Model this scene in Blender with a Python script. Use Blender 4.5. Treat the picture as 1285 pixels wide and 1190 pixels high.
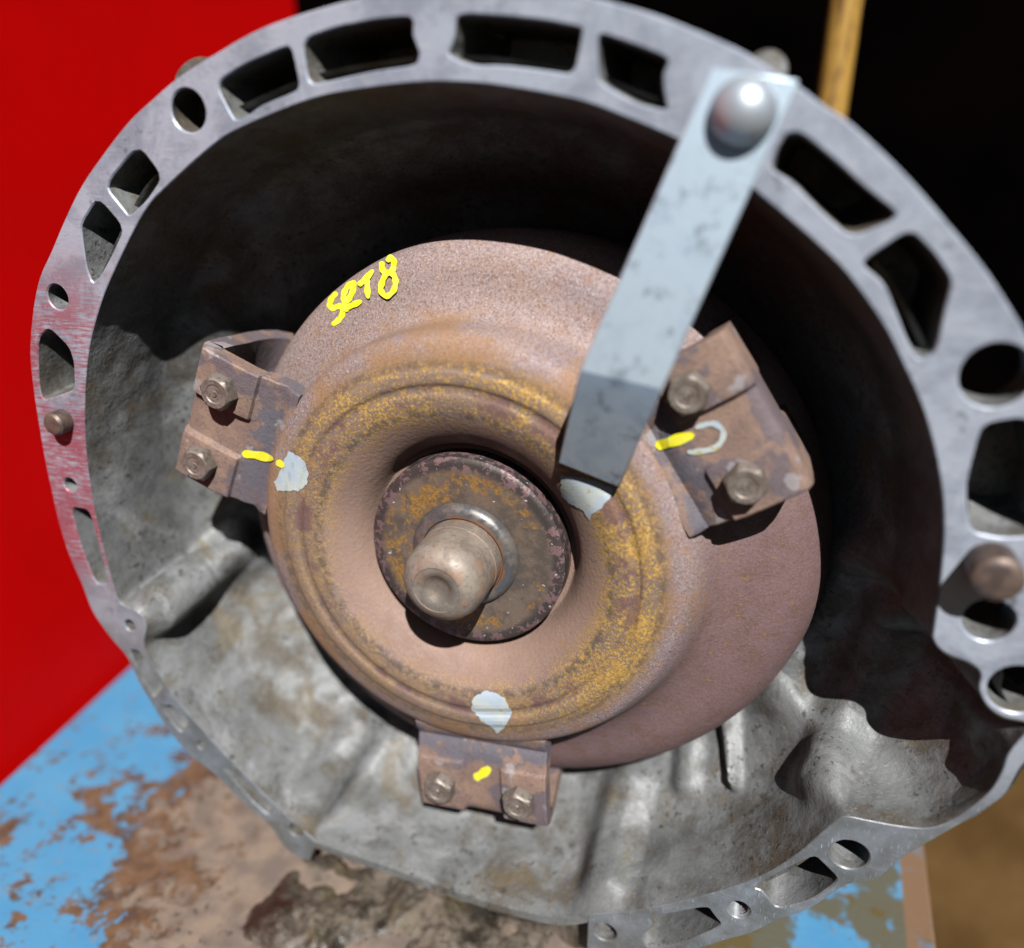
import bpy, bmesh, math, random
import numpy as np
from mathutils import Vector, Matrix, noise
from mathutils.bvhtree import BVHTree
from mathutils.geometry import delaunay_2d_cdt
random.seed(7); np.random.seed(7)
for o in list(bpy.data.objects): bpy.data.objects.remove(o)
sc = bpy.context.scene
col = sc.collection
# ------------------------------------------------------------------ frame of the place
# local frame (units of the bell mouth radius): x right, y up, z along the gearbox axis towards the open mouth
S = 0.19                      # mouth radius in metres
BY = -1.175                   # bench top in local y
ZC = 0.80 - BY*S              # height of the axis above the ground
def W(x, y, z): return Vector((x*S, -z*S, ZC + y*S))
F = 1000.0
RM = np.array([[0.9527, 0.0, -0.3039], [0.1153, -0.9253, 0.3614], [-0.2812, -0.3793, -0.8815]])
CAM = np.array([0.61228, 0.88754, 1.45686])
def ray(px, py):
    d = RM.T @ np.array([(px-642.5)/F, (py-595.0)/F, 1.0]); return d
def U(px, py, z=0.0):         # point of the photograph on the plane at depth z
    d = ray(px, py); t = (z-CAM[2])/d[2]; p = CAM + d*t
    return (float(p[0]), float(p[1]))
def UY(px, py, y):            # on a horizontal plane
    d = ray(px, py); t = (y-CAM[1])/d[1]; p = CAM + d*t
    return (float(p[0]), float(p[2]))
# ------------------------------------------------------------------ camera, sky, sun, exposure
cd = bpy.data.cameras.new('camera'); cam = bpy.data.objects.new('camera', cd); col.objects.link(cam)
cam.location = W(*CAM)
def Wd(v): return Vector((v[0], -v[2], v[1]))
m = Matrix((Wd(RM[0]), Wd(-RM[1]), Wd(-RM[2]))).transposed().to_4x4()
m.translation = W(*CAM); cam.matrix_world = m
cd.sensor_fit = 'HORIZONTAL'; cd.sensor_width = 36; cd.lens = 36*F/1285; cd.clip_start = 0.01; cd.clip_end = 200
cd.dof.use_dof = True; cd.dof.focus_distance = 1.83*S; cd.dof.aperture_fstop = 2.8
sc.camera = cam
sc.cycles.diffuse_bounces = 0
SUN = Vector((0.51, -1.0, 1.22)).normalized()          # towards the sun
w = bpy.data.worlds.new('World'); sc.world = w; w.use_nodes = True
nt = w.node_tree; nt.nodes.clear()
sky = nt.nodes.new('ShaderNodeTexSky'); sky.sky_type = 'NISHITA'; sky.sun_disc = False
sky.sun_elevation = math.asin(SUN.z); sky.sun_rotation = math.atan2(SUN.x, SUN.y)
bg = nt.nodes.new('ShaderNodeBackground'); bg.inputs[1].default_value = 0.012      # dim: the sky is mostly shut out by the dark shed behind
wo = nt.nodes.new('ShaderNodeOutputWorld'); nt.links.new(sky.outputs[0], bg.inputs[0]); nt.links.new(bg.outputs[0], wo.inputs[0])
sl = bpy.data.lights.new('sun', 'SUN'); sl.energy = 5.0; sl.angle = math.radians(0.5); sl.color = (1, 0.975, 0.95)
so = bpy.data.objects.new('sun', sl); col.objects.link(so); so.rotation_euler = SUN.to_track_quat('Z', 'Y').to_euler(); so.location = (1, -3, 4)
sc.view_settings.view_transform = 'Standard'; sc.view_settings.look = 'None'; sc.view_settings.gamma = 1.0
sc.view_settings.use_curve_mapping = False; sc.view_settings.exposure = 0.38
# ------------------------------------------------------------------ node helpers
class Mat:
    def __init__(s, name):
        s.m = bpy.data.materials.new(name); s.m.use_nodes = True; s.t = s.m.node_tree; s.t.nodes.clear()
        s.o = s.n('OutputMaterial'); s.b = s.n('BsdfPrincipled'); s.l(s.b.outputs[0], s.o.inputs[0])
        s.tc = s.n('TexCoord')
    def n(s, k): return s.t.nodes.new('ShaderNode'+k)
    def l(s, a, b): s.t.links.new(a, b)
    def put(s, sock, v):
        if isinstance(v, bpy.types.NodeSocket): s.l(v, sock)
        elif isinstance(v, tuple): sock.default_value = tuple(v)+((1,) if len(v) == 3 and sock.type == 'RGBA' else ())
        else: sock.default_value = v
    def co(s, off=(0, 0, 0), sca=(1, 1, 1), rot=(0, 0, 0)):
        k = s.n('Mapping'); s.l(s.tc.outputs['Object'], k.inputs[0]); k.inputs[1].default_value = off
        k.inputs[2].default_value = rot; k.inputs[3].default_value = sca; return k.outputs[0]
    def noise(s, scale, detail=4, rough=0.55, dist=0, co=None):
        k = s.n('TexNoise'); s.l(co or s.tc.outputs['Object'], k.inputs['Vector'])
        k.inputs['Scale'].default_value = scale; k.inputs['Detail'].default_value = detail
        k.inputs['Roughness'].default_value = rough; k.inputs['Distortion'].default_value = dist; return k.outputs[0]
    def vor(s, scale, co=None, feat='F1'):
        k = s.n('TexVoronoi'); k.feature = feat; s.l(co or s.tc.outputs['Object'], k.inputs['Vector']); k.inputs['Scale'].default_value = scale; return k.outputs[0]
    def map(s, v, a, b, c=0.0, d=1.0, smooth=True):
        k = s.n('MapRange'); k.interpolation_type = 'SMOOTHSTEP' if smooth else 'LINEAR'
        s.put(k.inputs[0], v)
        for i, q in enumerate((a, b, c, d)): k.inputs[i+1].default_value = q
        return k.outputs[0]
    def math(s, op, a, b=0.0):
        k = s.n('Math'); k.operation = op; s.put(k.inputs[0], a); s.put(k.inputs[1], b); return k.outputs[0]
    def mul(s, a, b): return s.math('MULTIPLY', a, b)
    def add(s, a, b): return s.math('ADD', a, b)
    def mix(s, f, a, b, mode='MIX'):
        k = s.n('MixRGB'); k.blend_type = mode; s.put(k.inputs[0], f); s.put(k.inputs[1], a); s.put(k.inputs[2], b); return k.outputs[0]
    def sep(s, co):
        k = s.n('SeparateXYZ'); s.l(co, k.inputs[0]); return k.outputs
    def bump(s, h, strength=0.3, dist=0.001, prev=None):
        k = s.n('Bump'); k.inputs['Strength'].default_value = strength; k.inputs['Distance'].default_value = dist
        s.l(h, k.inputs['Height'])
        if prev: s.l(prev, k.inputs['Normal'])
        return k.outputs[0]
    def out(s, c=None, rough=None, metal=None, nrm=None, spec=None):
        if c is not None: s.put(s.b.inputs['Base Color'], c)
        if rough is not None: s.put(s.b.inputs['Roughness'], rough)
        if metal is not None: s.put(s.b.inputs['Metallic'], metal)
        if spec is not None: s.put(s.b.inputs['Specular IOR Level'], spec)
        if nrm is not None: s.put(s.b.inputs['Normal'], nrm)
        return s.m
    def radius(s, ww=0.0):     # distance from the gearbox axis in mouth radii, edges worn by noise
        x = s.sep(s.tc.outputs['Object'])
        a = s.mul(x[0], 1/S); b = s.mul(s.add(x[2], -ZC), 1/S)
        r = s.math('SQRT', s.add(s.mul(a, a), s.mul(b, b)))
        if ww: r = s.add(r, s.mul(s.add(s.noise(25, 5), -0.5), ww))
        return r, a, b
    def band(s, r, a, b, e=0.01):
        return s.mul(s.map(r, a-e, a+e), s.map(r, b-e, b+e, 1, 0))
# ------------------------------------------------------------------ materials
def cast_alu(name, base=(0.205, 0.215, 0.215)):
    k = Mat(name)
    big = k.noise(11, 5, 0.6, 0.4); mid = k.noise(48, 6, 0.68, 0.5); fine = k.noise(700, 4, 0.6)
    c = k.mix(k.map(mid, 0.38, 0.66), base, tuple(v*0.58 for v in base))
    c = k.mix(k.mul(k.map(k.noise(26, 5, 0.65, 0.6), 0.50, 0.66), 0.6), c, (0.34, 0.35, 0.36))
    c = k.mix(k.mul(k.map(k.add(k.mul(big, 0.6), k.mul(mid, 0.4)), 0.47, 0.60), 0.8), c, (0.105, 0.082, 0.055))
    sp = k.map(k.noise(300, 3, 0.7), 0.57, 0.64)
    c = k.mix(k.mul(k.mul(sp, k.map(k.noise(20, 3), 0.42, 0.58)), 0.8), c, (0.045, 0.036, 0.028))
    c = k.mix(k.mul(k.map(k.noise(75, 4, 0.75), 0.63, 0.69), 0.7), c, (0.05, 0.042, 0.035))
    c = k.mix(k.mul(k.map(k.noise(33, 5, 0.7, 0.8, k.co((5, 1, 2))), 0.55, 0.66), 0.55), c, (0.15, 0.115, 0.06))
    c = k.mix(k.mul(k.map(fine, 0.56, 0.72), 0.4), c, (0.38, 0.38, 0.37))
    bp = k.bump(k.noise(260, 5, 0.65), 0.4, 0.0014); bp = k.bump(fine, 0.25, 0.0006, bp)
    return k.out(c, k.map(mid, 0.3, 0.7, 0.45, 0.68), 0.2, bp)
M = {}
M['cast'] = cast_alu('cast_aluminium')
k = Mat('machined_aluminium')
x = k.sep(k.tc.outputs['Object'])
X = k.mul(x[0], 1/S); Y = k.mul(k.add(x[2], -ZC), 1/S)
scr = k.noise(90, 5, 0.7, 0, k.co((0, 0, 0), (1, 1, 9), (0, 0.5, 0)))
scr2 = k.noise(160, 4, 0.7, 0, k.co((3, 1, 0), (12, 1, 1), (0, -0.4, 0)))
blot = k.noise(34, 6, 0.68, 0.5)
c = k.mix(k.map(blot, 0.42, 0.62), (0.44, 0.49, 0.58), (0.27, 0.305, 0.375))
c = k.mix(k.mul(k.map(scr, 0.52, 0.68), 0.45), c, (0.62, 0.62, 0.64))
c = k.mix(k.mul(k.map(k.noise(75, 4, 0.7), 0.58, 0.68), k.mul(k.map(k.noise(13, 2), 0.44, 0.56), 0.85)), c, (0.11, 0.11, 0.13))
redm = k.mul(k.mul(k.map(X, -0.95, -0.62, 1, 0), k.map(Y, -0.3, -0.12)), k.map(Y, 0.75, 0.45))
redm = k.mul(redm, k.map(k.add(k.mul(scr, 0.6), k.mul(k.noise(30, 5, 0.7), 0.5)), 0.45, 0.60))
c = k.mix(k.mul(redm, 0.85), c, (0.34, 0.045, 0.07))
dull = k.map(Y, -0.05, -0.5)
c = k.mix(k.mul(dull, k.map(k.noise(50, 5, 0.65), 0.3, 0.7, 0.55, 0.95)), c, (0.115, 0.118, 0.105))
c = k.mix(k.mul(k.map(k.noise(240, 4, 0.75, 0, k.co((0, 0, 0), (1, 1, 5), (0, 0.5, 0))), 0.57, 0.64), 0.55), c, (0.20, 0.19, 0.21))
c = k.mix(k.mul(k.map(scr2, 0.60, 0.66), 0.6), c, (0.66, 0.67, 0.70))
bp = k.bump(scr, 0.12, 0.0005); bp = k.bump(scr2, 0.1, 0.0004, bp)
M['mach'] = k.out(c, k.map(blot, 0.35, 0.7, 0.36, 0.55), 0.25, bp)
# rusted converter
k = Mat('rusted_converter_steel')
r, a, b = k.radius(0.02)
fine = k.noise(900, 3, 0.7); mid = k.noise(120, 5, 0.65); big = k.noise(16, 4, 0.55, 0.3)
c = k.mix(k.map(big, 0.38, 0.62), (0.36, 0.27, 0.25), (0.29, 0.225, 0.235))
c = k.mix(k.mul(k.map(mid, 0.47, 0.65), 0.45), c, (0.36, 0.215, 0.155))
c = k.mix(k.mul(k.map(k.noise(1000, 4, 0.8), 0.50, 0.57), 0.7), c, (0.15, 0.095, 0.08))
c = k.mix(k.mul(k.map(k.noise(1300, 2), 0.58, 0.68), 0.6), c, (0.60, 0.53, 0.51))
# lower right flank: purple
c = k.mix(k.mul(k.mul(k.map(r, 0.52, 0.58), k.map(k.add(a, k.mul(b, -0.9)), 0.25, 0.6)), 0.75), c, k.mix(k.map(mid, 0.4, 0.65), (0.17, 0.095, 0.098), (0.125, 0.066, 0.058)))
# bowl: smooth pink brown
c = k.mix(k.mul(k.band(r, 0.20, 0.352, 0.02), 0.8), c, k.mix(k.map(big, 0.35, 0.65), (0.34, 0.22, 0.165), (0.26, 0.165, 0.125)))
# crest ring: grey brown with ochre scale
ring = k.band(r, 0.355, 0.485, 0.02)
c = k.mix(k.mul(ring, 0.75), c, k.mix(k.map(mid, 0.38, 0.62), (0.19, 0.135, 0.095), (0.25, 0.165, 0.10)))
side = k.map(k.add(k.mul(a, 0.5), k.mul(b, 0.6)), -0.28, 0.12, 0.35, 1.0)
och = k.mul(k.mul(k.band(r, 0.335, 0.475, 0.025), side), k.map(k.add(k.mul(k.noise(650, 3, 0.8), 0.75), k.mul(k.noise(40, 4, 0.65), 0.45)), 0.585, 0.62))
c = k.mix(k.mul(och, 1.0), c, k.mix(k.map(fine, 0.4, 0.6), (0.56, 0.36, 0.10), (0.36, 0.20, 0.05)))
pur = k.mul(k.band(r, 0.375, 0.425, 0.012), k.map(k.noise(70, 4, 0.7), 0.46, 0.58))
c = k.mix(k.mul(pur, 0.75), c, (0.16, 0.085, 0.09))
dk = k.mul(k.add(k.band(r, 0.352, 0.372, 0.008), k.mul(k.band(r, 0.462, 0.478, 0.006), 0.8)), k.map(k.noise(200, 4, 0.7), 0.42, 0.58))
c = k.mix(k.mul(dk, 0.75), c, (0.09, 0.07, 0.06))
# outer rusty edge of the ring
c = k.mix(k.mul(k.mul(k.band(r, 0.47, 0.56, 0.02), k.map(k.noise(28, 4), 0.44, 0.6)), 0.55), c, (0.34, 0.17, 0.05))
c = k.mix(k.mul(k.map(k.noise(240, 3, 0.8), 0.62, 0.68), 0.5), c, (0.36, 0.20, 0.05))
bp = k.bump(k.noise(500, 5, 0.7), 0.5, 0.0009); bp = k.bump(och, 0.4, 0.0006, bp)
M['rust'] = k.out(c, k.map(mid, 0.3, 0.7, 0.55, 0.8), 0.12, bp)
# hub disc
k = Mat('hub_disc_steel')
r, a, b = k.radius(0.012)
mid = k.noise(90, 5, 0.7); fine = k.noise(600, 3, 0.7); big = k.noise(35, 4, 0.6)
c = k.mix(k.map(mid, 0.4, 0.62), (0.12, 0.095, 0.08), (0.20, 0.15, 0.115))
c = k.mix(k.mul(k.map(k.add(k.mul(big, 0.6), k.mul(k.noise(260, 3, 0.7), 0.4)), 0.50, 0.56), k.band(r, 0.13, 0.205, 0.015)), c, k.mix(k.map(fine, 0.4, 0.6), (0.38, 0.22, 0.07), (0.24, 0.13, 0.045)))
c = k.mix(k.mul(k.map(r, 0.202, 0.222), 0.85), c, k.mix(k.map(k.noise(190, 3, 0.7), 0.50, 0.56), (0.05, 0.042, 0.042), (0.22, 0.13, 0.14)))
c = k.mix(k.mul(k.band(r, 0.10, 0.132, 0.01), 0.85), c, (0.085, 0.08, 0.085))
c = k.mix(k.map(k.noise(420, 2), 0.70, 0.74), c, (0.6, 0.55, 0.55))
M['disc'] = k.out(c, 0.5, 0.3, k.bump(k.noise(380, 5, 0.7), 0.4, 0.0008))
# pilot
k = Mat('worn_pilot_steel')
r, a, b = k.radius(0.0)
mid = k.noise(110, 5, 0.65); fine = k.noise(500, 4, 0.7)
c = k.mix(k.map(mid, 0.4, 0.62), (0.33, 0.28, 0.235), (0.22, 0.18, 0.15))
c = k.mix(k.mul(k.map(k.noise(60, 4, 0.7), 0.5, 0.64), 0.7), c, (0.36, 0.20, 0.12))
c = k.mix(k.mul(k.map(fine, 0.55, 0.65), 0.5), c, (0.12, 0.09, 0.07))
c = k.mix(k.mul(k.map(r, 0.07, 0.03), k.map(mid, 0.3, 0.6, 0.4, 0.9)), c, (0.15, 0.135, 0.115))
M['pilot'] = k.out(c, k.map(mid, 0.3, 0.7, 0.46, 0.64), 0.2, k.bump(fine, 0.3, 0.0006))
k = Mat('dark_collar_steel'); mid = k.noise(130, 5, 0.7); r, a, b = k.radius(0.01)
c = k.mix(k.map(mid, 0.4, 0.6), (0.13, 0.13, 0.14), (0.21, 0.19, 0.17)); c = k.mix(k.mul(k.map(r, 0.112, 0.104), k.map(k.noise(70, 4), 0.38, 0.55)), c, (0.33, 0.17, 0.10))
M['collar'] = k.out(c, k.map(mid, 0.35, 0.65, 0.28, 0.5), 0.5, k.bump(k.noise(500, 4), 0.2, 0.0005))
# brackets
k = Mat('rusted_bracket_steel')
r, a, b = k.radius(0.02)
mid = k.noise(85, 5, 0.65); fine = k.noise(800, 3, 0.7); big = k.noise(45, 3, 0.5)
c = k.mix(k.map(mid, 0.38, 0.62), (0.32, 0.215, 0.165), (0.25, 0.17, 0.14))
c = k.mix(k.mul(k.map(big, 0.50, 0.56), 0.85), c, (0.15, 0.125, 0.145))
c = k.mix(k.mul(k.band(r, 0.535, 0.60, 0.012), k.map(k.noise(150, 3), 0.4, 0.5)), c, (0.15, 0.14, 0.165))
c = k.mix(k.mul(k.map(fine, 0.53, 0.64), 0.5), c, (0.11, 0.06, 0.05))
c = k.mix(k.mul(k.map(k.noise(70, 4), 0.62, 0.66), 0.6), c, (0.40, 0.38, 0.40))
M['bracket'] = k.out(c, 0.65, 0.15, k.bump(k.noise(450, 5, 0.7), 0.5, 0.0009))
k = Mat('rusty_bolt_steel')
mid = k.noise(160, 5, 0.65)
c = k.mix(k.map(mid, 0.4, 0.62), (0.27, 0.235, 0.205), (0.18, 0.145, 0.12))
c = k.mix(k.mul(k.map(k.noise(600, 3), 0.55, 0.65), 0.5), c, (0.08, 0.06, 0.05))
M['bolt'] = k.out(c, 0.5, 0.4, k.bump(k.noise(700, 4), 0.3, 0.0005))
# zinc bar
k = Mat('zinc_plated_steel')
blot = k.noise(55, 5, 0.65, 0.5)
c = k.mix(k.map(blot, 0.42, 0.68), (0.58, 0.71, 0.82), (0.46, 0.57, 0.68))
st = k.mul(k.map(k.noise(110, 5, 0.8), 0.53, 0.64), k.map(k.noise(30, 2), 0.46, 0.58))
c = k.mix(k.mul(st, 0.65), c, (0.20, 0.25, 0.30))
M['zinc'] = k.out(c, k.map(blot, 0.35, 0.7, 0.30, 0.42), 0.5, k.bump(k.noise(400, 4), 0.08, 0.0004))
k = Mat('zinc_dome'); c = k.mix(k.map(k.noise(80, 3), 0.4, 0.6), (0.50, 0.56, 0.62), (0.44, 0.50, 0.56)); M['dome'] = k.out(c, 0.42, 0.5)
# paints
k = Mat('yellow_paint'); c = k.mix(k.map(k.noise(300, 3), 0.4, 0.6), (0.90, 0.80, 0.02), (0.82, 0.80, 0.08)); M['yellow'] = k.out(c, 0.5, 0, k.bump(k.noise(500, 3), 0.2, 0.0004))
k = Mat('chalky_white_paint'); c = k.mix(k.map(k.noise(90, 4), 0.4, 0.6), (0.50, 0.54, 0.52), (0.42, 0.50, 0.58))
c = k.mix(k.map(k.noise(300, 3), 0.62, 0.66), c, (0.42, 0.38, 0.15)); M['white'] = k.out(c, 0.6, 0, k.bump(k.noise(500, 3), 0.2, 0.0004))
# bench
k = Mat('flaking_blue_paint')
x = k.sep(k.tc.outputs['Object'])
big = k.noise(9, 4, 0.55, 0.3); rag = k.noise(42, 9, 0.74, 0.25); fine = k.noise(300, 4, 0.7)
blue = k.mix(k.map(k.noise(20, 4), 0.35, 0.65), (0.068, 0.25, 0.46), (0.09, 0.28, 0.48))
blue = k.mix(k.mul(k.map(k.noise(110, 4, 0.7), 0.56, 0.66), 0.5), blue, (0.22, 0.20, 0.17))
rust = k.mix(k.map(k.noise(70, 5, 0.65), 0.4, 0.62), (0.17, 0.095, 0.05), (0.085, 0.05, 0.032))
dust = k.mix(k.map(k.noise(55, 5, 0.6), 0.35, 0.65), (0.27, 0.205, 0.155), (0.17, 0.135, 0.115))
dust = k.mix(k.mul(k.map(k.noise(17, 4, 0.6), 0.52, 0.66), 0.7), dust, (0.12, 0.075, 0.06))
dust = k.mix(k.mul(k.map(k.noise(130, 4, 0.7), 0.56, 0.64), k.map(k.noise(14, 3), 0.42, 0.56)), dust, (0.05, 0.045, 0.03))
px = k.math('DIVIDE', k.add(x[0], 0.05), 0.158); py = k.math('DIVIDE', k.add(x[1], -0.05), 0.19)
near = k.math('SQRT', k.add(k.mul(px, px), k.mul(py, py)))        # dirt heaped round the casting
q = k.add(k.add(near, k.mul(k.add(big, -0.5), 0.5)), k.mul(k.add(rag, -0.5), 1.1))
fl = k.map(k.add(k.mul(k.noise(26, 10, 0.78, 0.2, k.co((4, 2, 0))), 1.0), k.mul(k.map(near, 1.1, 2.6, 0.10, -0.02), 1.0)), 0.615, 0.635)
c = k.mix(k.math('MAXIMUM', k.map(q, 1.10, 1.06), fl), blue, rust)
olive = k.map(k.math('ADD', k.noise(18, 4, 0.6, 0, k.co((7, 3, 0))), k.map(x[0], 0.02, 0.12, -0.3, 0.04)), 0.50, 0.56)
c = k.mix(k.mul(olive, 0.9), c, (0.11, 0.085, 0.03))
c = k.mix(k.map(k.add(q, k.mul(k.add(rag, -0.5), 0.8)), 0.98, 0.82), c, dust)
edge = k.map(k.add(k.mul(x[0], 1/S), k.mul(x[1], -0.0531/S)), 1.165, 1.175); c = k.mix(k.mul(edge, k.map(k.noise(60, 4), 0.2, 0.5)), c, (0.20, 0.12, 0.07))
bp = k.bump(k.map(q, 1.10, 1.06), 0.4, 0.001); bp = k.bump(fine, 0.3, 0.0008, bp)
M['bench'] = k.out(c, 0.6, 0, bp)
k = Mat('bench_frame_paint'); c = k.mix(k.map(k.noise(45, 6, 0.7), 0.5, 0.56), (0.06, 0.22, 0.42), (0.16, 0.09, 0.05)); M['frame'] = k.out(c, 0.6)
k = Mat('red_panel_paint'); c = k.mix(k.map(k.noise(12, 3), 0.4, 0.6), (0.84, 0.0, 0.0), (0.80, 0.0, 0.0)); M['red'] = k.out(c, 0.55, 0, None, 0.2)
k = Mat('worn_yellow_pole'); c = k.mix(k.map(k.noise(60, 5, 0.7, 0, k.co((0, 0, 0), (3, 3, 0.5))), 0.52, 0.62), (0.42, 0.24, 0.045), (0.16, 0.08, 0.02)); M['pole'] = k.out(c, 0.6, 0, k.bump(k.noise(200, 4), 0.3, 0.001))
k = Mat('brown_earth'); n1 = k.noise(5, 5, 0.6); c = k.mix(k.map(n1, 0.35, 0.65), (0.075, 0.040, 0.012), (0.12, 0.068, 0.025)); c = k.mix(k.map(k.noise(60, 4), 0.62, 0.7), c, (0.2, 0.14, 0.07)); M['earth'] = k.out(c, 0.9, 0, k.bump(k.noise(40, 6), 0.5, 0.01), 0.1)
k = Mat('unlit_black'); c = k.mix(k.map(k.noise(3, 3), 0.4, 0.6), (0.0008, 0.0006, 0.0006), (0.0016, 0.001, 0.0008)); M['dark'] = k.out(c, 0.95, 0, None, 0.0)  # near-black base colour stands in for the unlit space behind the bench
k = Mat('oily_grit'); n1 = k.noise(28, 6, 0.7, 0.4); n2 = k.noise(190, 5, 0.75)
c = k.mix(k.map(n1, 0.38, 0.60), (0.025, 0.021, 0.016), (0.155, 0.125, 0.095))
c = k.mix(k.mul(k.map(n2, 0.5, 0.6), 0.7), c, (0.035, 0.03, 0.022)); c = k.mix(k.mul(k.map(k.noise(16, 3), 0.55, 0.65), 0.5), c, (0.15, 0.12, 0.055))
M['grit'] = k.out(c, k.map(n1, 0.4, 0.6, 0.25, 0.85), 0, k.bump(n2, 0.5, 0.0015))
k = Mat('dowel_steel'); c = k.mix(k.map(k.noise(180, 4), 0.42, 0.6), (0.17, 0.125, 0.10), (0.10, 0.075, 0.068)); M['dowel'] = k.out(c, 0.5, 0.4, k.bump(k.noise(500, 3), 0.2, 0.0004))
# ------------------------------------------------------------------ mesh helpers
def tag(o, label=None, cat=None, group=None, kind=None):
    if label: o['label'] = label
    if cat: o['category'] = cat
    if group: o['group'] = group
    if kind: o['kind'] = kind
    return o
def thing(name, loc, label, cat, group=None):
    o = bpy.data.objects.new(name, None); o.empty_display_size = 0.02; col.objects.link(o); o.location = loc
    return tag(o, label, cat, group)
def adopt(o, parent):
    o.parent = parent
    t = Vector((0, 0, 0)); q = parent
    while q: t += Vector(q.location) if q.type == 'EMPTY' else Vector((0, 0, 0)); q = q.parent
    o.matrix_parent_inverse = Matrix.Translation(-t)
def mk(name, verts, faces, mat, parent=None, smooth=True, angle=35):
    me = bpy.data.meshes.new(name); me.from_pydata([tuple(v) for v in verts], [], [tuple(f) for f in faces])
    bm = bmesh.new(); bm.from_mesh(me); bmesh.ops.remove_doubles(bm, verts=bm.verts, dist=1e-6)
    bmesh.ops.recalc_face_normals(bm, faces=bm.faces)
    if smooth:
        for f in bm.faces: f.smooth = True
        for e in bm.edges:
            if len(e.link_faces) == 2 and e.calc_face_angle(0) > math.radians(angle): e.smooth = False
    bm.to_mesh(me); bm.free(); me.materials.append(M[mat] if isinstance(mat, str) else mat)
    o = bpy.data.objects.new(name, me); col.objects.link(o)
    if parent: adopt(o, parent)
    return o
def lathe(name, prof, mat, parent, n=160, cx=0, cy=0, angle=30, wob=0.0, tilt=0.0, cap=True):
    vs, fs = [], []
    for i in range(n):
        a = 2*math.pi*i/n
        for (r, z) in prof:
            d = wob*noise.noise((r*3*math.cos(a), r*3*math.sin(a), z*3)) if wob else 0
            sh = max(0, -z-.09)*tilt*(r > .5); vs.append(W(cx+r*math.cos(a)+sh, cy+r*math.sin(a)-sh*.2, z+d))
    k = len(prof)
    for i in range(n):
        j = (i+1) % n
        for q in range(k-1): fs.append((i*k+q, j*k+q, j*k+q+1, i*k+q+1))
    for e in ((0, k-1) if cap else ()):
        if prof[e][0] > 1e-4: fs.append(tuple(i*k+e for i in range(n)))
    if prof[0][0] <= 1e-4 or prof[-1][0] <= 1e-4: pass
    o = mk(name, vs, fs, mat, parent, angle=angle)
    bm = bmesh.new(); bm.from_mesh(o.data); bmesh.ops.dissolve_degenerate(bm, edges=bm.edges, dist=1e-7); bm.to_mesh(o.data); bm.free()
    return o
def smoothpoly(p, it=2, keep=0.2):      # corner cutting
    for _ in range(it):
        q = []
        for i in range(len(p)):
            a, b = p[i], p[(i+1) % len(p)]
            q.append((a[0]*(1-keep)+b[0]*keep, a[1]*(1-keep)+b[1]*keep)); q.append((a[0]*keep+b[0]*(1-keep), a[1]*keep+b[1]*(1-keep)))
        p = q
    return p
def catmull(p, n=6, closed=False):
    out = []; m = len(p)
    rng = range(m) if closed else range(m-1)
    for i in rng:
        g = (lambda j: p[j % m]) if closed else (lambda j: p[min(max(j, 0), m-1)])
        a, b, c, d = g(i-1), g(i), g(i+1), g(i+2)
        for k in range(n):
            t = k/n
            out.append(tuple(0.5*((2*b[q])+(-a[q]+c[q])*t+(2*a[q]-5*b[q]+4*c[q]-d[q])*t*t+(-a[q]+3*b[q]-3*c[q]+d[q])*t**3) for q in (0, 1)))
    if not closed: out.append(p[-1])
    return out
def area(p): return 0.5*sum(p[i][0]*p[(i+1) % len(p)][1]-p[(i+1) % len(p)][0]*p[i][1] for i in range(len(p)))
def ccw(p): return p if area(p) > 0 else p[::-1]
def offset(p, d):                       # positive d shrinks a counter-clockwise loop
    n = len(p); out = []
    for i in range(n):
        a, b, c = Vector(p[i-1]), Vector(p[i]), Vector(p[(i+1) % n])
        e = (b-a).normalized()+(c-b).normalized()
        e = e.normalized() if e.length > 1e-9 else (c-b).normalized()
        out.append((b.x-e.y*d, b.y+e.x*d))
    return out
def plate(outer, holes):                # triangulated sheet with holes -> verts2d, faces
    loops = [ccw(outer)]+[ccw(h) for h in holes]
    vs, fs = [], []
    for L in loops:
        b = len(vs); vs += [Vector(p) for p in L]; fs.append(list(range(b, b+len(L))))
    ov, oe, of, *_ = delaunay_2d_cdt(vs, [], fs, 2, 1e-6)
    return [tuple(v) for v in ov], [tuple(f) for f in of]
# ------------------------------------------------------------------ setting
ground = mk('ground', [(-40, -40, 0), (40, -40, 0), (40, 60, 0), (-40, 60, 0)], [(0, 1, 2, 3)], 'earth', smooth=False); tag(ground, kind='structure')
# ------------------------------------------------------------------ bell housing outlines, measured on the mouth plane
PX = lambda L, z=0: [U(x, y, z) for x, y in L]
outer_px = [(388,1081),(360,1067),(339,1038),(300,1003),(268,971),(240,950),(212,918),(194,890),(173,855),(159,825),(138,800),(116,768),(103,735),(88,701),(74,659),(65,620),(56,578),(48,532),(41,486),(37,440),(41,388),(49,349),(64,315),(81,275),(102,233),(131,191),(162,152),(191,125),(215,104),(240,86),(268,69),(311,44),(353,26),(424,4),(500,-12),(570,-18),(640,-17),(720,-8),(780,6),(835,23),(923,60),(960,82),(1004,110),(1036,134),(1064,152),(1103,187),(1142,226),(1188,279),(1234,335),(1269,388),(1290,425),(1315,485),(1335,570),(1345,660),(1350,760),(1346,840),(1338,900),(1318,935),(1296,950),(1280,965),(1262,996),(1241,1013),(1188,1045),(1128,1080),(1103,1103),(1061,1112),(1018,1140),(976,1155),(944,1171),(905,1182),(850,1200),(795,1208),(760,1204),(736,1192)]
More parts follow.
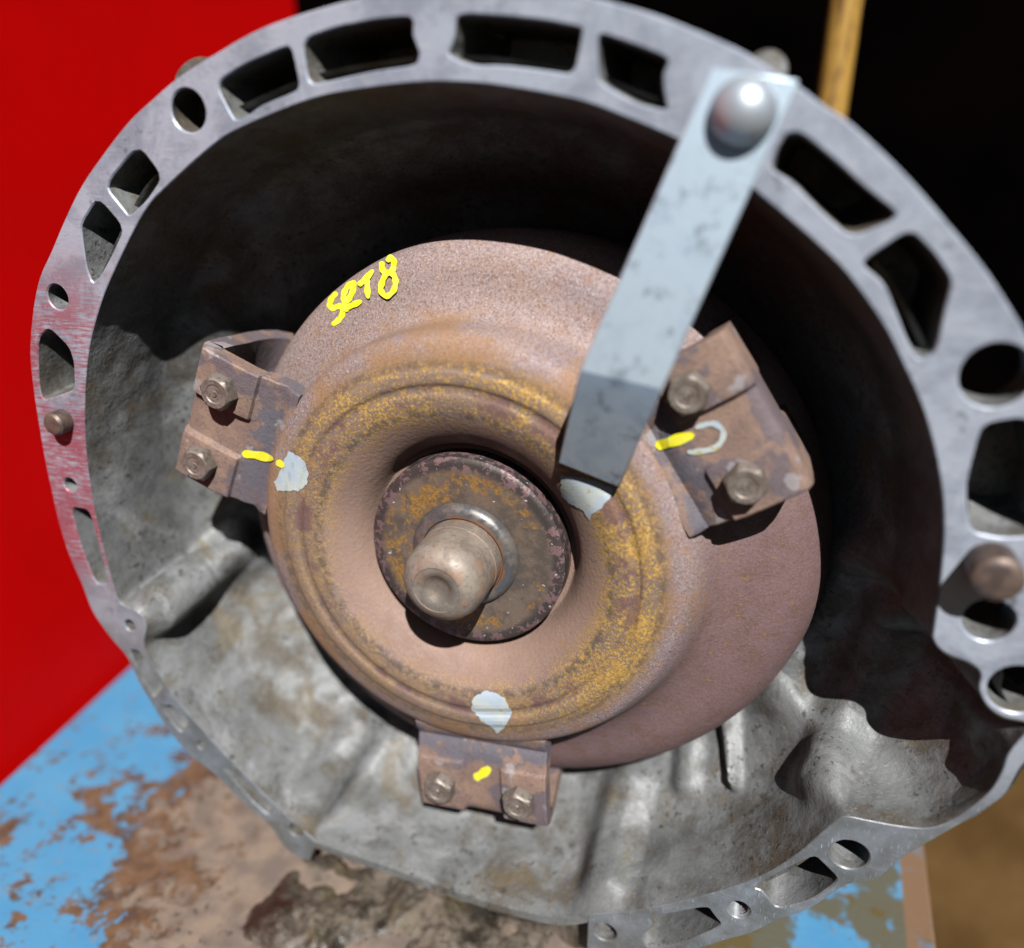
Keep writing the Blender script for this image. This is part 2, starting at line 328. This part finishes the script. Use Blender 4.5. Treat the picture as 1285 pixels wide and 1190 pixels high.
inner_flange_px = [(738,1147),(790,1143),(835,1135),(884,1123),(927,1110),(968,1092),(1004,1068),(1030,1045),(1047,1031),(1061,1024),(1089,1029),(1128,1036),(1163,1039),(1190,1031),(1210,1019),(1241,994),(1257,968),(1265,946),(1283,924),(1296,912),(1285,906),(1258,900),(1238,886),(1228,866),(1230,846),(1216,832),(1186,820),(1171,804),(1172,785),(1179,733),(1184,662),(1179,599),(1160,521),(1128,447),(1106,405),(1064,346),(1018,300),(951,243),(905,208),(851,176),(773,143),(720,125),(632,109),(580,104),(526,104),(450,113),(388,126),(307,159),(268,182),(212,232),(180,268),(141,346),(124,391),(112,440),(107,500),(108,560),(114,610),(122,655),(133,700),(143,735),(152,757),(172,766),(184,784),(181,806),(186,823),(212,865),(240,900),(282,946),(349,1013),(378,1040),(398,1058)]
lower_rim_px = [(398,1058),(450,1076),(508,1096),(572,1119),(639,1140),(700,1152),(738,1147)]
outer = catmull(PX(outer_px), 4); innerf = catmull(PX(inner_flange_px), 4)
cflange = outer + innerf                   # C-shaped face: open at the bottom
pockets = {  # name: (outline px, depth, shrink)
 'a': ([(62,412),(86,436),(92,455),(93,489),(78,495),(53,503),(48,479),(47,433),(50,421)], .16, .75),
 'b': ([(122,248),(155,286),(141,318),(124,349),(116,356),(108,335),(103,300),(101,282)], .20, .35),
 'c': ([(173,182),(203,222),(184,251),(162,272),(155,263),(131,233)], .20, .30),
 'd': ([(360,58),(366,64),(375,106),(371,115),(328,132),(302,151),(293,150),(270,104),(307,81)], .22, .55),
 'e': ([(379,50),(420,35),(470,25),(512,21),(518,27),(517,46),(526,67),(522,82),(470,89),(420,100),(393,106),(386,98)], .20, .62),
 'f': ([(572,22),(586,18),(639,21),(685,26),(730,35),(730,43),(720,94),(681,88),(632,82),(590,82),(561,70),(570,49)], .20, .66),
 'g': ([(750,47),(757,43),(801,58),(840,74),(831,95),(833,120),(838,139),(801,131),(753,104),(750,85)], .20, .66),
 'h': ([(986,168),(1005,166),(1050,203),(1082,233),(1126,268),(1117,279),(1068,298),(1033,268),(994,229),(966,212),(973,190)], .2, .7),
 'i': ([(1142,288),(1172,318),(1195,353),(1184,395),(1174,443),(1153,452),(1142,436),(1128,401),(1110,356),(1082,333),(1089,323)], .2, .7),
 'j': ([(1230,540),(1243,531),(1281,525),(1305,535),(1315,600),(1308,672),(1260,676),(1218,668),(1213,630),(1213,605)], .15, .85),
 'k': ([(1022,1074),(1033,1084),(1051,1102),(1047,1109),(1018,1130),(975,1141),(957,1118),(945,1114),(983,1093)], .14, .8),
 'l': ([(813,1151),(840,1147),(888,1138),(895,1148),(907,1162),(850,1186),(812,1190),(805,1176),(820,1162)], .14, .85),
 'm': ([(161,815),(175,817),(206,862),(193,877),(178,848)], .08, .8),
 'n': ([(202,887),(215,885),(241,911),(227,921)], .07, .8),
 'o': ([(280,964),(286,964),(344,1014),(337,1024),(312,1001)], .07, .8),
 'p': ([(88,636),(110,640),(115,652),(127,698),(136,733),(120,733),(101,685)], .12, .8),
}
bolt_holes = [(236,139,.040),(72,373,.029),(88,609,.020),(163,785,.017),(252,936,.013),(371,1042,.022),(1250,472,.055),(1241,779,.044),(1278,866,.052),(1066,1073,.040),(927,1142,.026),(759,1170,.030)]
pk = {q: ccw(smoothpoly(PX(v[0]), 2, .17)) for q, v in pockets.items()}
hs = []
for x, y, r in bolt_holes:
    cx, cy = U(x, y, -.0); hs.append([(cx+r*math.cos(2*math.pi*i/28), cy+r*math.sin(2*math.pi*i/28)) for i in range(28)])
FLBASE = W(0, -1.17, -.4)
bell = thing('bell_housing', FLBASE, 'large round grey cast aluminium bell housing with pocketed flange on the blue bench', 'bell housing')
def build_flange():
    vs, fs = [], []
    T = .085; CH = .003
    def addring(L, z):
        b = len(vs); vs.extend(W(p[0], p[1], z) for p in L); return list(range(b, b+len(L)))
    def bridge(a, b):
        n = len(a)
        for i in range(n): fs.append((a[i], a[(i+1) % n], b[(i+1) % n], b[i]))
    co = ccw(cflange); ins = offset(co, CH)
    exp = [offset(ccw(h), -CH) for h in list(pk.values())+hs]
    v2, f2 = plate(ins, exp); b = len(vs); vs.extend(W(x, y, 0) for x, y in v2); fs.extend(tuple(b+i for i in f) for f in f2)
    r0 = addring(ins, 0); r1 = addring(co, -CH); r2 = addring(co, -T); bridge(r0, r1); bridge(r1, r2)
    v2, f2 = plate(co, list(pk.values())+hs); b = len(vs); vs.extend(W(x, y, -T) for x, y in v2); fs.extend(tuple(b+i for i in f) for f in f2)
    for q, (_, dep, shr) in pockets.items():
        L = pk[q]; r0 = addring(offset(L, -CH), 0); r1 = addring(L, -CH); bridge(r0, r1)
        c = (sum(p[0] for p in L)/len(L), sum(p[1] for p in L)/len(L))
        prev = r1
        for t in (.5, .85, 1.0):
            s = 1-(1-shr)*(t if t < 1 else 1.12)
            r = addring([(c[0]+(p[0]-c[0])*s, c[1]+(p[1]-c[1])*s) for p in L], -CH-(dep-CH)*t); bridge(prev, r); prev = r
        fs.append(tuple(prev))
    for L in hs:
        L = ccw(L); r0 = addring(offset(L, -CH), 0); r1 = addring(L, -CH); r2 = addring(L, -T); bridge(r0, r1); bridge(r1, r2)
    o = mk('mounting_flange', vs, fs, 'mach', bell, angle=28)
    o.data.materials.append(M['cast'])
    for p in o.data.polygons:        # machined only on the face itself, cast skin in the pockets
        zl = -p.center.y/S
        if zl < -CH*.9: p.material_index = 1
    return o
flange = build_flange()
for (x, y, r, dx, dy) in ((236,139,.075,-.03,.03),(72,373,.055,-.03,.0),(958,96,.036,0.0,.012)):
    cx, cy = U(x, y, 0)
    lathe('bolt_boss', [(r*.62, -.086), (r*.93, -.088), (r, -.10), (r, -.20), (r*.62, -.20)][0:5], 'cast', bell, 32, cx+dx, cy+dy)
# inner wall: contour swept back towards the gearbox, with cast ribs and bosses raised on it
contour = catmull(PX(inner_flange_px+lower_rim_px[1:-1]), 8, True)
def resample(p, n):
    P = np.array(p+[p[0]]); d = np.r_[0, np.cumsum(np.linalg.norm(np.diff(P, axis=0), axis=1))]
    s = np.linspace(0, d[-1], n, endpoint=False); return np.c_[np.interp(s, d, P[:, 0]), np.interp(s, d, P[:, 1])]
def sstep(x): x = np.clip(x, 0, 1); return x*x*(3-2*x)
CT = resample(contour, 760)
ZL = np.r_[0, -.006, -.02, np.linspace(-.03, -.80, 84)]
KZ = lambda z: np.interp(-z, [0, .19, .225, .26, .40, .55, .70, .80], [1, .964, .952, .925, .80, .62, .40, .20])
def wall_points(extra=0.0):
    rc = np.linalg.norm(CT, axis=1); dirv = CT/rc[:, None]; base = np.minimum(rc, 1.02); ex = rc-base
    P = np.zeros((len(CT), len(ZL), 3))
    for j, z in enumerate(ZL):
        b = math.sqrt(max(0, 1-(z/.36)**2)) if z > -.36 else 0
        r = base*KZ(np.array([z]))[0]+ex*b+extra
        P[:, j, :2] = dirv*r[:, None]; P[:, j, 2] = z
    return P
def normals(P):
    du = np.roll(P, -1, 0)-np.roll(P, 1, 0); dv = np.gradient(P, axis=1); n = np.cross(du, dv)
    n /= np.linalg.norm(n, axis=2)[:, :, None]+1e-9
    s = np.sign((n[:, :, :2]*P[:, :, :2]).sum(2).mean()); return -n*s   # inwards
def project(P):
    c = (P-CAM) @ RM.T; return 642.5+F*c[..., 0]/c[..., 2], 595+F*c[..., 1]/c[..., 2]
WP = wall_points(); NN = normals(WP); QX, QY = project(WP)
H = np.zeros(QX.shape)
def capsule(x0, y0, x1, y1, rad, amp, hard=.55, r1=None):
    global H
    dx, dy = x1-x0, y1-y0; t = np.clip(((QX-x0)*dx+(QY-y0)*dy)/(dx*dx+dy*dy), 0, 1)
    d = np.hypot(QX-x0-t*dx, QY-y0-t*dy); R = rad+(0 if r1 is None else (r1-rad)*t)
    H += amp*(1-sstep((d/R-hard)/(1-hard+1e-6)))
capsule(160, 790, 300, 680, 34, .055, .25)          # boss behind the small hole
capsule(450, 915, 395, 1000, 44, .05, .1)           # dome lower left
capsule(790, 985, 762, 1108, 40, .045, .2)          # rib at the bottom
capsule(1110, 780, 1030, 975, 56, .040, .05, 46)    # thick column beside the starter bulge
capsule(1060, 700, 975, 860, 60, .03, .0)           # rib right of the converter
capsule(912, 850, 924, 985, 22, .035, .0, 10)         # fin
capsule(868, 900, 862, 985, 26, .025, .1)
capsule(230, 420, 260, 640, 60, -.02, .1)
capsule(640, 1010, 560, 1060, 70, -.012, .1)
capsule(1215, 965, 1110, 1000, 70, -.02, .1)
H *= sstep(-WP[..., 2]/.05)
nz = np.zeros(H.shape)
for i in range(H.shape[0]):
    for j in range(0, H.shape[1]):
        p = Vector(WP[i, j]*5.0); nz[i, j] = noise.noise(p)*.010+noise.noise(p*4)*.0025
H += nz*sstep(-WP[..., 2]/.06)
WPD = WP+NN*H[..., None]
def grid_mesh(P, closed=True):
    n, k = P.shape[:2]; vs = [W(*p) for p in P.reshape(-1, 3)]
    fs = [(i*k+j, ((i+1) % n)*k+j, ((i+1) % n)*k+j+1, i*k+j+1) for i in range(n) for j in range(k-1)]
    return vs, fs
vs, fs = grid_mesh(WPD); n, kk = WPD.shape[:2]; fs.append(tuple(i*kk+kk-1 for i in range(n)))
inner = mk('inner_wall', vs, fs, 'cast', bell, angle=60)
OP = wall_points(.045)[::2, ::4].copy(); OP[:, 0, 2] = -.03
vs, fs = grid_mesh(OP); n, kk = OP.shape[:2]; fs.append(tuple(i*kk+kk-1 for i in range(n)))
skin = mk('outer_shell', vs, fs, 'cast', bell, angle=60)
# rim closing inner wall and shell at the open bottom, and the recessed ledge there
lr = catmull(PX(lower_rim_px), 8)
vs, fs = [], []
for (x, y) in lr:
    L = math.hypot(x, y); vs += [W(x, y, -.001), W(x*(1+.03/L), y*(1+.03/L), -.004), W(x*(1+.035/L), y*(1+.035/L), -.12)]
for i in range(len(lr)-1): fs += [(3*i, 3*i+3, 3*i+4, 3*i+1), (3*i+1, 3*i+4, 3*i+5, 3*i+2)]
mk('lower_lip', vs, fs, 'cast', bell)
led_in = catmull(PX([(385,1064),(450,1086),(508,1104),(572,1127),(639,1148),(745,1160)], -.09), 14)
led_out = catmull(PX([(375,1092),(425,1140),(480,1185),(540,1215),(640,1235),(750,1240)], -.09), 14)
vs, fs = [], []
for i in range(len(led_in)):
    for t in range(9):
        a, b = led_in[i], led_out[i]; x = a[0]+(b[0]-a[0])*t/8; y = a[1]+(b[1]-a[1])*t/8
        vs.append(W(x, y, -.09+.028*noise.noise((x*14, y*14, 0))+.02*noise.noise((x*40, y*40, 3))))
    vs.append(W(b[0], b[1], -.16))
for i in range(len(led_in)-1):
    for t in range(9): fs.append((10*i+t, 10*i+10+t, 10*i+11+t, 10*i+t+1))
ledge = mk('recessed_ledge', vs, fs, 'grit', bell, angle=70); ledge['label'] = 'oily dirty ledge below the inner lip'
def dowel(x, y, zt, r, h):
    cx, cy = U(x, y, zt)
    o = lathe('dowel_pin', [(0, zt), (r*.6, zt), (r*.8, zt-.002), (r*.97, zt-.008), (r, zt-.018), (r, -.02), (0, -.02)], 'dowel', bell, 40, cx, cy)
dowel(64, 534, .04, .030, .05); dowel(1254, 731, .07, .043, .07)
# thread insert
cx, cy = U(927, 1142); prof = []
for i in range(9): prof += [(.0255, -.004-.008*i), (.021, -.008-.008*i)]
lathe('thread_insert', prof+[(.0258, -.08)], 'mach', bell, 36, cx, cy, angle=80, cap=False)
# ------------------------------------------------------------------ torque converter
conv = thing('torque_converter', W(0, -.74, -.35), 'rusted brown torque converter with central pilot and three brackets, inside the bell housing', 'torque converter')
prof = [(.20, -.162), (.247, -.162), (.256, -.155), (.266, -.132), (.282, -.106), (.305, -.084), (.333, -.065), (.36, -.052), (.385, -.048), (.40, -.0485), (.408, -.052), (.42, -.0525), (.43, -.048), (.45, -.050), (.458, -.0545), (.475, -.058), (.50, -.066), (.52, -.078), (.533, -.10), (.541, -.135), (.552, -.162), (.582, -.182), (.62, -.194), (.66, -.203), (.695, -.221), (.72, -.246), (.733, -.275), (.737, -.30), (.735, -.35), (.71, -.385), (.62, -.42), (.40, -.46), (.22, -.47), (0, -.47)]
def densify(p, n=3): return catmull(p, n)
drum = lathe('drum', densify(prof, 3), 'rust', conv, 220, angle=50, wob=.002, tilt=.33)
disc = lathe('hub_disc', [(.0, -.098), (.11, -.098), (.125, -.097), (.20, -.097), (.228, -.097), (.236, -.099), (.241, -.104), (.242, -.163)], 'disc', conv, 160, angle=40)
collar = lathe('collar', [(.0, -.099), (.132, -.099), (.131, -.094), (.127, -.086), (.119, -.079), (.109, -.0755), (.102, -.0765), (.0995, -.081), (0, -.081)], 'collar', conv, 96, angle=40)
pil = lathe('pilot', [(0, -.09), (.0965, -.09), (.0963, -.045), (.0945, -.044), (.0945, -.041), (.0962, -.040), (.096, .018), (.0945, .035), (.089, .052), (.078, .066), (.066, .074), (.059, .0775), (.0545, .0785), (.0535, .0765), (.0525, .0765), (.044, .0765), (.036, .075), (.030, .071), (.022, .065), (.010, .061), (0, .0605)], 'pilot', conv, 96, angle=30)
def hexbolt():
    r, h = .0435, .034; vs, fs = [], []
    def ring(rad, z, n=6, f=None): 
        b = len(vs)
        for i in range(24):
            a = 2*math.pi*i/24; hexr = math.cos(math.pi/6)/math.cos((a % (math.pi/3))-math.pi/6)
            q = rad*(hexr if f is None else (1-f)*hexr+f*.88); vs.append((q*math.cos(a)*S, -z*S, q*math.sin(a)*S))
        return list(range(b, b+24))
    rs = [ring(.052, -.012, f=1), ring(.052, -.003, f=1), ring(.05, 0, f=1), ring(r*1.03, .001), ring(r, h*.80), ring(r*.97, h*.9, f=.5), ring(r*.90, h, f=1), ring(r*.62, h, f=1), ring(r*.55, h*.93, f=1), ring(r*.22, h*.93, f=1), ring(r*.18, h*1.0, f=1)]
    for a, b in zip(rs, rs[1:]):
        for i in range(24): fs.append((a[i], a[(i+1) % 24], b[(i+1) % 24], b[i]))
    fs.append(tuple(rs[-1])); fs.append(tuple(rs[0]))
    me = bpy.data.meshes.new('bolt'); me.from_pydata(vs, [], fs); bm = bmesh.new(); bm.from_mesh(me); bmesh.ops.recalc_face_normals(bm, faces=bm.faces)
    for f in bm.faces: f.smooth = True
    for e in bm.edges:
        if len(e.link_faces) == 2 and e.calc_face_angle(0) > math.radians(22): e.smooth = False
    bm.to_mesh(me); bm.free(); me.materials.append(M['bolt']); return me
BOLT = hexbolt()
ZP = -.062           # pad face
def bracket(ang, bolts_px, names):
    ca, sa = math.cos(ang), math.sin(ang)
    def P(r, t, z): return (r*ca-t*sa, r*sa+t*ca, z)
    # section along the radius: welded foot on the drum, front plate, bend, return plate running back to the drum
    sec = [(.500, -.078), (.520, -.081), (.532, -.088), (.542, -.092), (.552, -.088), (.565, -.082), (.585, -.080), (.60, -.079), (.604, -.079), (.63, -.079), (.66, -.079), (.70, -.079), (.735, -.079), (.752, -.081), (.764, -.088), (.769, -.10), (.770, -.14), (.766, -.20), (.757, -.26), (.745, -.31), (.73, -.345), (.70, -.37)]
    ts = np.r_[-.170, -.166, np.linspace(-.15, -.062, 7), -.056, -.052, -.048, np.linspace(-.036, .036, 5), .048, .052, .056, np.linspace(.062, .15, 7), .166, .170]
    nS, nT = len(sec), len(ts); vs, fs = [], []
    TH = .042
    for side in (0, 1):
        for i, (r, z) in enumerate(sec):
            a, b = sec[max(i-1, 0)], sec[min(i+1, nS-1)]
            d = Vector((b[0]-a[0], b[1]-a[1])).normalized(); nr, nzv = -d.y, d.x      # outward normal
            for t in ts:
                pad = float(sstep(np.array((abs(t)-.046)/.012)))*float(sstep(np.array((r-.596)/.012)))*float(1-sstep(np.array((r-.752)/.02)))
                h = pad*.018 - side*TH
                edge = 1.0 - .0*(abs(t) > .16)
                narrow = 1-.12*float(sstep(np.array((r-.60)/.15)))*0
                q = P(r+nr*h, t*narrow*(1.04-.10*float(sstep(np.array((-z-.10)/.2)))), z+nzv*h - (.003 if abs(t) > .168 else 0)*(1-side))
                vs.append(W(*q))
    o = nS*nT
    for i in range(nS-1):
        for j in range(nT-1):
            a = i*nT+j; fs += [(a, a+1, a+nT+1, a+nT), (o+a, o+a+nT, o+a+nT+1, o+a+1)]
    for i in range(nS-1):
        for j in (0, nT-1):
            a = i*nT+j; fs.append((a, a+nT, o+a+nT, o+a))
    for j in range(nT-1):
        for i in (0, nS-1):
            a = i*nT+j; fs.append((a, a+1, o+a+1, o+a))
    br = mk('mounting_bracket', vs, fs, 'bracket', conv, angle=32)
    for (x, y) in bolts_px:
        cx, cy = U(x, y, ZP+.034)
        b = bpy.data.objects.new('bolt', BOLT); col.objects.link(b); b.parent = br
        b.location = W(cx, cy, ZP); b.rotation_euler = (0, random.uniform(0, 1), 0)
        b.matrix_parent_inverse = Matrix.Identity(4)
    return br
brs = [bracket(math.radians(157), [(268,495),(243,585)], 0), bracket(math.radians(33.7), [(862,497),(936,612)], 0), bracket(math.radians(-86.4), [(548,995),(648,1015)], 0)]
# paint marks, laid on the surface below them
def bvh_of(objs):
    vs, ps = [], []
    for o in objs:
        b = len(vs); vs += [v.co.copy() for v in o.data.vertices]; ps += [tuple(b+i for i in p.vertices) for p in o.data.polygons]
    return BVHTree.FromPolygons(vs, ps)
TREE = bvh_of([drum, disc]+brs); CW = W(*CAM)
def drop(px, py, off):
    d = Wd(ray(px, py)).normalized(); h = TREE.ray_cast(CW, d)
    if h[0] is None: return None
    nr = h[1] if h[1].dot(d) < 0 else -h[1]
    return h[0]+nr*off
def blob(name, px, mat, parent, off=.0003, step=4, jag=1.2):
    L = []
    for i in range(len(px)):
        a, b = px[i], px[(i+1) % len(px)]; n = max(1, int(math.hypot(b[0]-a[0], b[1]-a[1])/3))
        for t in range(n): L.append((a[0]+(b[0]-a[0])*t/n+random.uniform(-jag, jag), a[1]+(b[1]-a[1])*t/n+random.uniform(-jag, jag)))
    V = [Vector(p) for p in L]; fl = [list(range(len(L)))]
    xs = [p[0] for p in L]; ys = [p[1] for p in L]
    y = min(ys)+step/2
    while y < max(ys):
        x = min(xs)+step/2
        while x < max(xs): V.append(Vector((x, y))); x += step
        y += step
    ov, oe, of, *_ = delaunay_2d_cdt(V, [], fl, 1, 1e-5)
    pts = [drop(v.x, v.y, off) for v in ov]
    fs = [f for f in of if all(pts[i] is not None for i in f)]
    return mk(name, [p or Vector((0, 0, 0)) for p in pts], fs, mat, parent, smooth=False)
def stroke(pts, wd):
    P = catmull(pts, 5); n = len(P); Lf, Rt = [], []
    for i in range(n):
        a, b = Vector(P[max(i-1, 0)]), Vector(P[min(i+1, n-1)]); d = (b-a).normalized()
        u = min(i, n-1-i)/3.0; k = wd*(.5+.07*math.sin(i*1.3))*(math.sqrt(max(0, 1-(1-min(1, u))**2)) if u < 1 else 1)+.15; Lf.append((P[i][0]-d.y*k, P[i][1]+d.x*k)); Rt.append((P[i][0]+d.y*k, P[i][1]-d.x*k))
    return Lf, Rt
def ribbon(pts, wd, off):
    Lf, Rt = stroke(pts, wd); n = len(Lf); vs, fs = [], []
    for i in range(n):
        for t in range(4): vs.append(drop(Lf[i][0]+(Rt[i][0]-Lf[i][0])*t/3, Lf[i][1]+(Rt[i][1]-Lf[i][1])*t/3, off))
    for i in range(n-1):
        for t in range(3):
            f = (4*i+t, 4*i+4+t, 4*i+5+t, 4*i+t+1)
            if all(vs[q] is not None for q in f): fs.append(f)
    return vs, fs
cv = lambda L: [(380+x*.1167, 300+y*.1167) for x, y in L]
letters = [  # hand painted lettering
 [cv([(375,575),(318,640),(295,705),(320,745),(395,725),(435,745),(425,820),(385,875),(315,925)])],
 [cv([(470,760),(450,660),(450,590),(495,510),(550,480),(548,550),(505,640),(475,690)]), cv([(440,735),(500,775)]), cv([(480,740),(560,705),(645,665)])],
 [cv([(605,505),(680,445),(775,340)]), cv([(705,430),(708,540),(715,645)])],
 [cv([(865,255),(870,330),(905,375),(975,350),(995,260),(960,220),(915,260)]), cv([(915,370),(870,470),(855,555),(915,615),(990,555),(1012,460),(985,385),(920,375)])]]
vs, fs = [], []; off = .0003
for L in letters:
    for st in L:
        v, f = ribbon(st, 7.0, off); b = len(vs); vs += v; fs += [tuple(b+i for i in q) for q in f]; off += .00012
lt = mk('painted_lettering', vs, fs, 'yellow', conv, smooth=False); lt['label'] = 'yellow hand painted letters SRT8'
blob('paint_mark', [(364,566),(378,574),(388,592),(386,608),(374,616),(348,616),(345,604),(354,590),(358,574)], 'white', conv)
blob('paint_mark', [(704,596),(735,600),(769,612),(768,622),(752,640),(744,644),(739,652),(732,640),(715,632),(704,620)], 'white', conv)
blob('paint_mark', [(612,866),(632,874),(643,892),(640,902),(634,912),(624,920),(617,912),(604,904),(592,890),(594,874)], 'white', conv)
for L, w_ in (([(304,569),(325,571),(345,577)], 10), ([(348,578),(358,586)], 9), ([(595,976),(606,970),(616,962)], 11), ([(822,560),(845,553),(872,545)], 13)):
    v, f = ribbon(L, w_, .0006); mk('paint_mark', v, f, 'yellow', conv, smooth=False)
v, f = ribbon([(872,537),(895,531),(908,543),(900,560),(880,566),(862,567)], 7, .0005); mk('paint_mark', v, f, 'white', conv, smooth=False)
# ------------------------------------------------------------------ retaining bar
bar = thing('retaining_bar', W(.56, .95, .01), 'bright zinc plated flat bar bolted to the flange, bent tip on the converter', 'bar')
tl, tr = U(893, 84, .04), U(1003, 100, .04); bl, brp = U(727, 465, .12), U(831, 489, .12); el, er = U(700, 581, -.022), U(777, 612, -.022)
def lerp(a, b, t): return tuple(a[i]+(b[i]-a[i])*t for i in range(len(a)))
secL = [tl+(.04,), lerp(tl+(.04,), bl+(.12,), .5), lerp(tl+(.04,), bl+(.12,), .93), bl+(.118,), lerp(bl+(.12,), el+(-.022,), .10), el+(-.022,)]
secR = [tr+(.04,), lerp(tr+(.04,), brp+(.12,), .5), lerp(tr+(.04,), brp+(.12,), .93), brp+(.118,), lerp(brp+(.12,), er+(-.022,), .10), er+(-.022,)]
vs, fs = [], []; TH = .028
for i in range(6):
    L, R = Vector(secL[i]), Vector(secR[i]); a, b = Vector(secL[max(i-1, 0)]), Vector(secL[min(i+1, 5)])
    nrm = (b-a).cross(R-L).normalized(); nrm = nrm if nrm.z > 0 else -nrm
    for p in (L, R, R-nrm*TH, L-nrm*TH): vs.append(W(*p))
for i in range(5):
    for j in range(4): fs.append((4*i+j, 4*i+4+j, 4*i+4+(j+1) % 4, 4*i+(j+1) % 4))
fs += [(0, 1, 2, 3), (20, 21, 22, 23)]
ob = mk('strap', vs, fs, 'zinc', bar, angle=25)
bv = ob.modifiers.new('bevel', 'BEVEL'); bv.width = .0006; bv.segments = 2; bv.limit_method = 'ANGLE'; bv.angle_limit = math.radians(40)
cx, cy = U(932, 140, .075)
lathe('dome_head', [(.0, .101)]+[(.052*math.sin(a), .056+.045*math.cos(a)) for a in np.linspace(.12, 1.5, 14)]+[(.053, .04), (0, .04)], 'dome', bar, 64, cx, cy, angle=50)
lathe('shank', [(0, .03), (.03, .03), (.03, -.15), (0, -.15)], 'bolt', bar, 24, cx+.02, cy+.01)
# ------------------------------------------------------------------ bench, panel, pole, dark backdrop
A = UY(0, 985, BY); B = UY(165, 835, BY); C = UY(1163, 1085, BY); D = UY(1176, 1190, BY)
def ext(a, b, z): t = (z-a[1])/(b[1]-a[1]); return (a[0]+(b[0]-a[0])*t, z)
z0, z1 = 1.6, -4.2
l0, l1, r0, r1 = ext(A, B, z0), ext(A, B, z1), ext(C, D, z0), ext(C, D, z1)
print('bench', l0, l1, r0, r1)
bt = thing('workbench', (0, .3, 0), 'blue painted steel workbench with flaking paint and rusty dirt under the bell housing', 'workbench')
def prism(name, quad, y0, y1, mat, parent=None):
    vs = [W(x, y0, z) for x, z in quad]+[W(x, y1, z) for x, z in quad]; n = len(quad)
    fs = [tuple(range(n)), tuple(range(n, 2*n))]+[(i, (i+1) % n, n+(i+1) % n, n+i) for i in range(n)]
    return mk(name, vs, fs, mat, parent, smooth=False)
top = prism('bench_top', [l0, r0, r1, l1], BY, BY-.05, 'bench', bt)
bv = top.modifiers.new('bevel', 'BEVEL'); bv.width = .002; bv.segments = 2
GY = -ZC/S
for q, (sx, sz) in ((l0, (.2, -.2)), (r0, (-.2, -.2)), (r1, (-.2, .2)), (l1, (.2, .2))):
    x, z = q[0]+sx, q[1]+sz
    prism('leg', [(x-.1, z-.1), (x+.1, z-.1), (x+.1, z+.1), (x-.1, z+.1)], BY-.052, GY, 'frame', bt)
f0, f1 = ext(A, B, 2.5), ext(A, B, -3.0)
nx = Vector((f1[1]-f0[1], -(f1[0]-f0[0]))).normalized(); g = .03
if nx.x > 0: nx = -nx
rp = [(f0[0]+nx.x*g, f0[1]+nx.y*g), (f1[0]+nx.x*g, f1[1]+nx.y*g), (f1[0]+nx.x*.3, f1[1]+nx.y*.3), (f0[0]+nx.x*.3, f0[1]+nx.y*.3)]
red = prism('red_panel', rp, 3.5, GY, 'red'); tag(red, 'plain bright red painted panel standing along the left edge of the workbench', 'panel')
bv = red.modifiers.new('bevel', 'BEVEL'); bv.width = .006; bv.segments = 3
# grime heaped on the bench at the foot of the casting
vs, fs = [], []; NX, NZ = 150, 60
for i in range(NX+1):
    for j in range(NZ+1):
        x = -.72+1.12*i/NX; z = -.12+.50*j/NZ
        e = min(i, NX-i)/NX*5; g = min(1, e)*min(1, (NZ-j)/NZ*2.2)
        h = .05*noise.noise((x*5, z*5, 1))+.022*noise.noise((x*13, z*13, 5))+.008*noise.noise((x*45, z*45, 2))
        vs.append(W(x, BY-.03+g*(.045+h), z))
for i in range(NX):
    for j in range(NZ): a = i*(NZ+1)+j; fs.append((a, a+1, a+NZ+2, a+NZ+1))
gr = mk('oily_grit', vs, fs, 'grit', angle=80); tag(gr, 'dark oily grit and sludge caked along the foot of the bell housing', 'grit', kind='stuff')
# pole
pd = ray(1052, 70); t = (-2.3-CAM[2])/pd[2]; pp = CAM+pd*t
pole = bpy.data.objects.new('pole', None)
bpy.data.objects.remove(pole)
vs, fs = [], []
for i in range(24):
    for y in (GY, GY+3, GY+6, 4.5): a = 2*math.pi*i/24; vs.append(W(pp[0]+.062*math.cos(a), y, pp[2]+.062*math.sin(a)))
for i in range(24):
    for q in range(3): fs.append((4*i+q, 4*((i+1) % 24)+q, 4*((i+1) % 24)+q+1, 4*i+q+1))
pole = mk('pole', vs, fs, 'pole'); tag(pole, 'thin worn yellow upright pole in front of the dark backdrop', 'pole')
bd = mk('unlit_backdrop', [(-6, 1.3, 0), (6, 1.3, 0), (6, 1.3, 6), (-6, 1.3, 6), (-6, 1.4, 0), (6, 1.4, 0), (6, 1.4, 6), (-6, 1.4, 6)], [(0, 1, 2, 3), (4, 5, 6, 7), (0, 1, 5, 4), (1, 2, 6, 5), (2, 3, 7, 6), (3, 0, 4, 7)], 'dark', smooth=False); tag(bd, kind='structure')  # upright slab whose black colour paints in the shade of the background
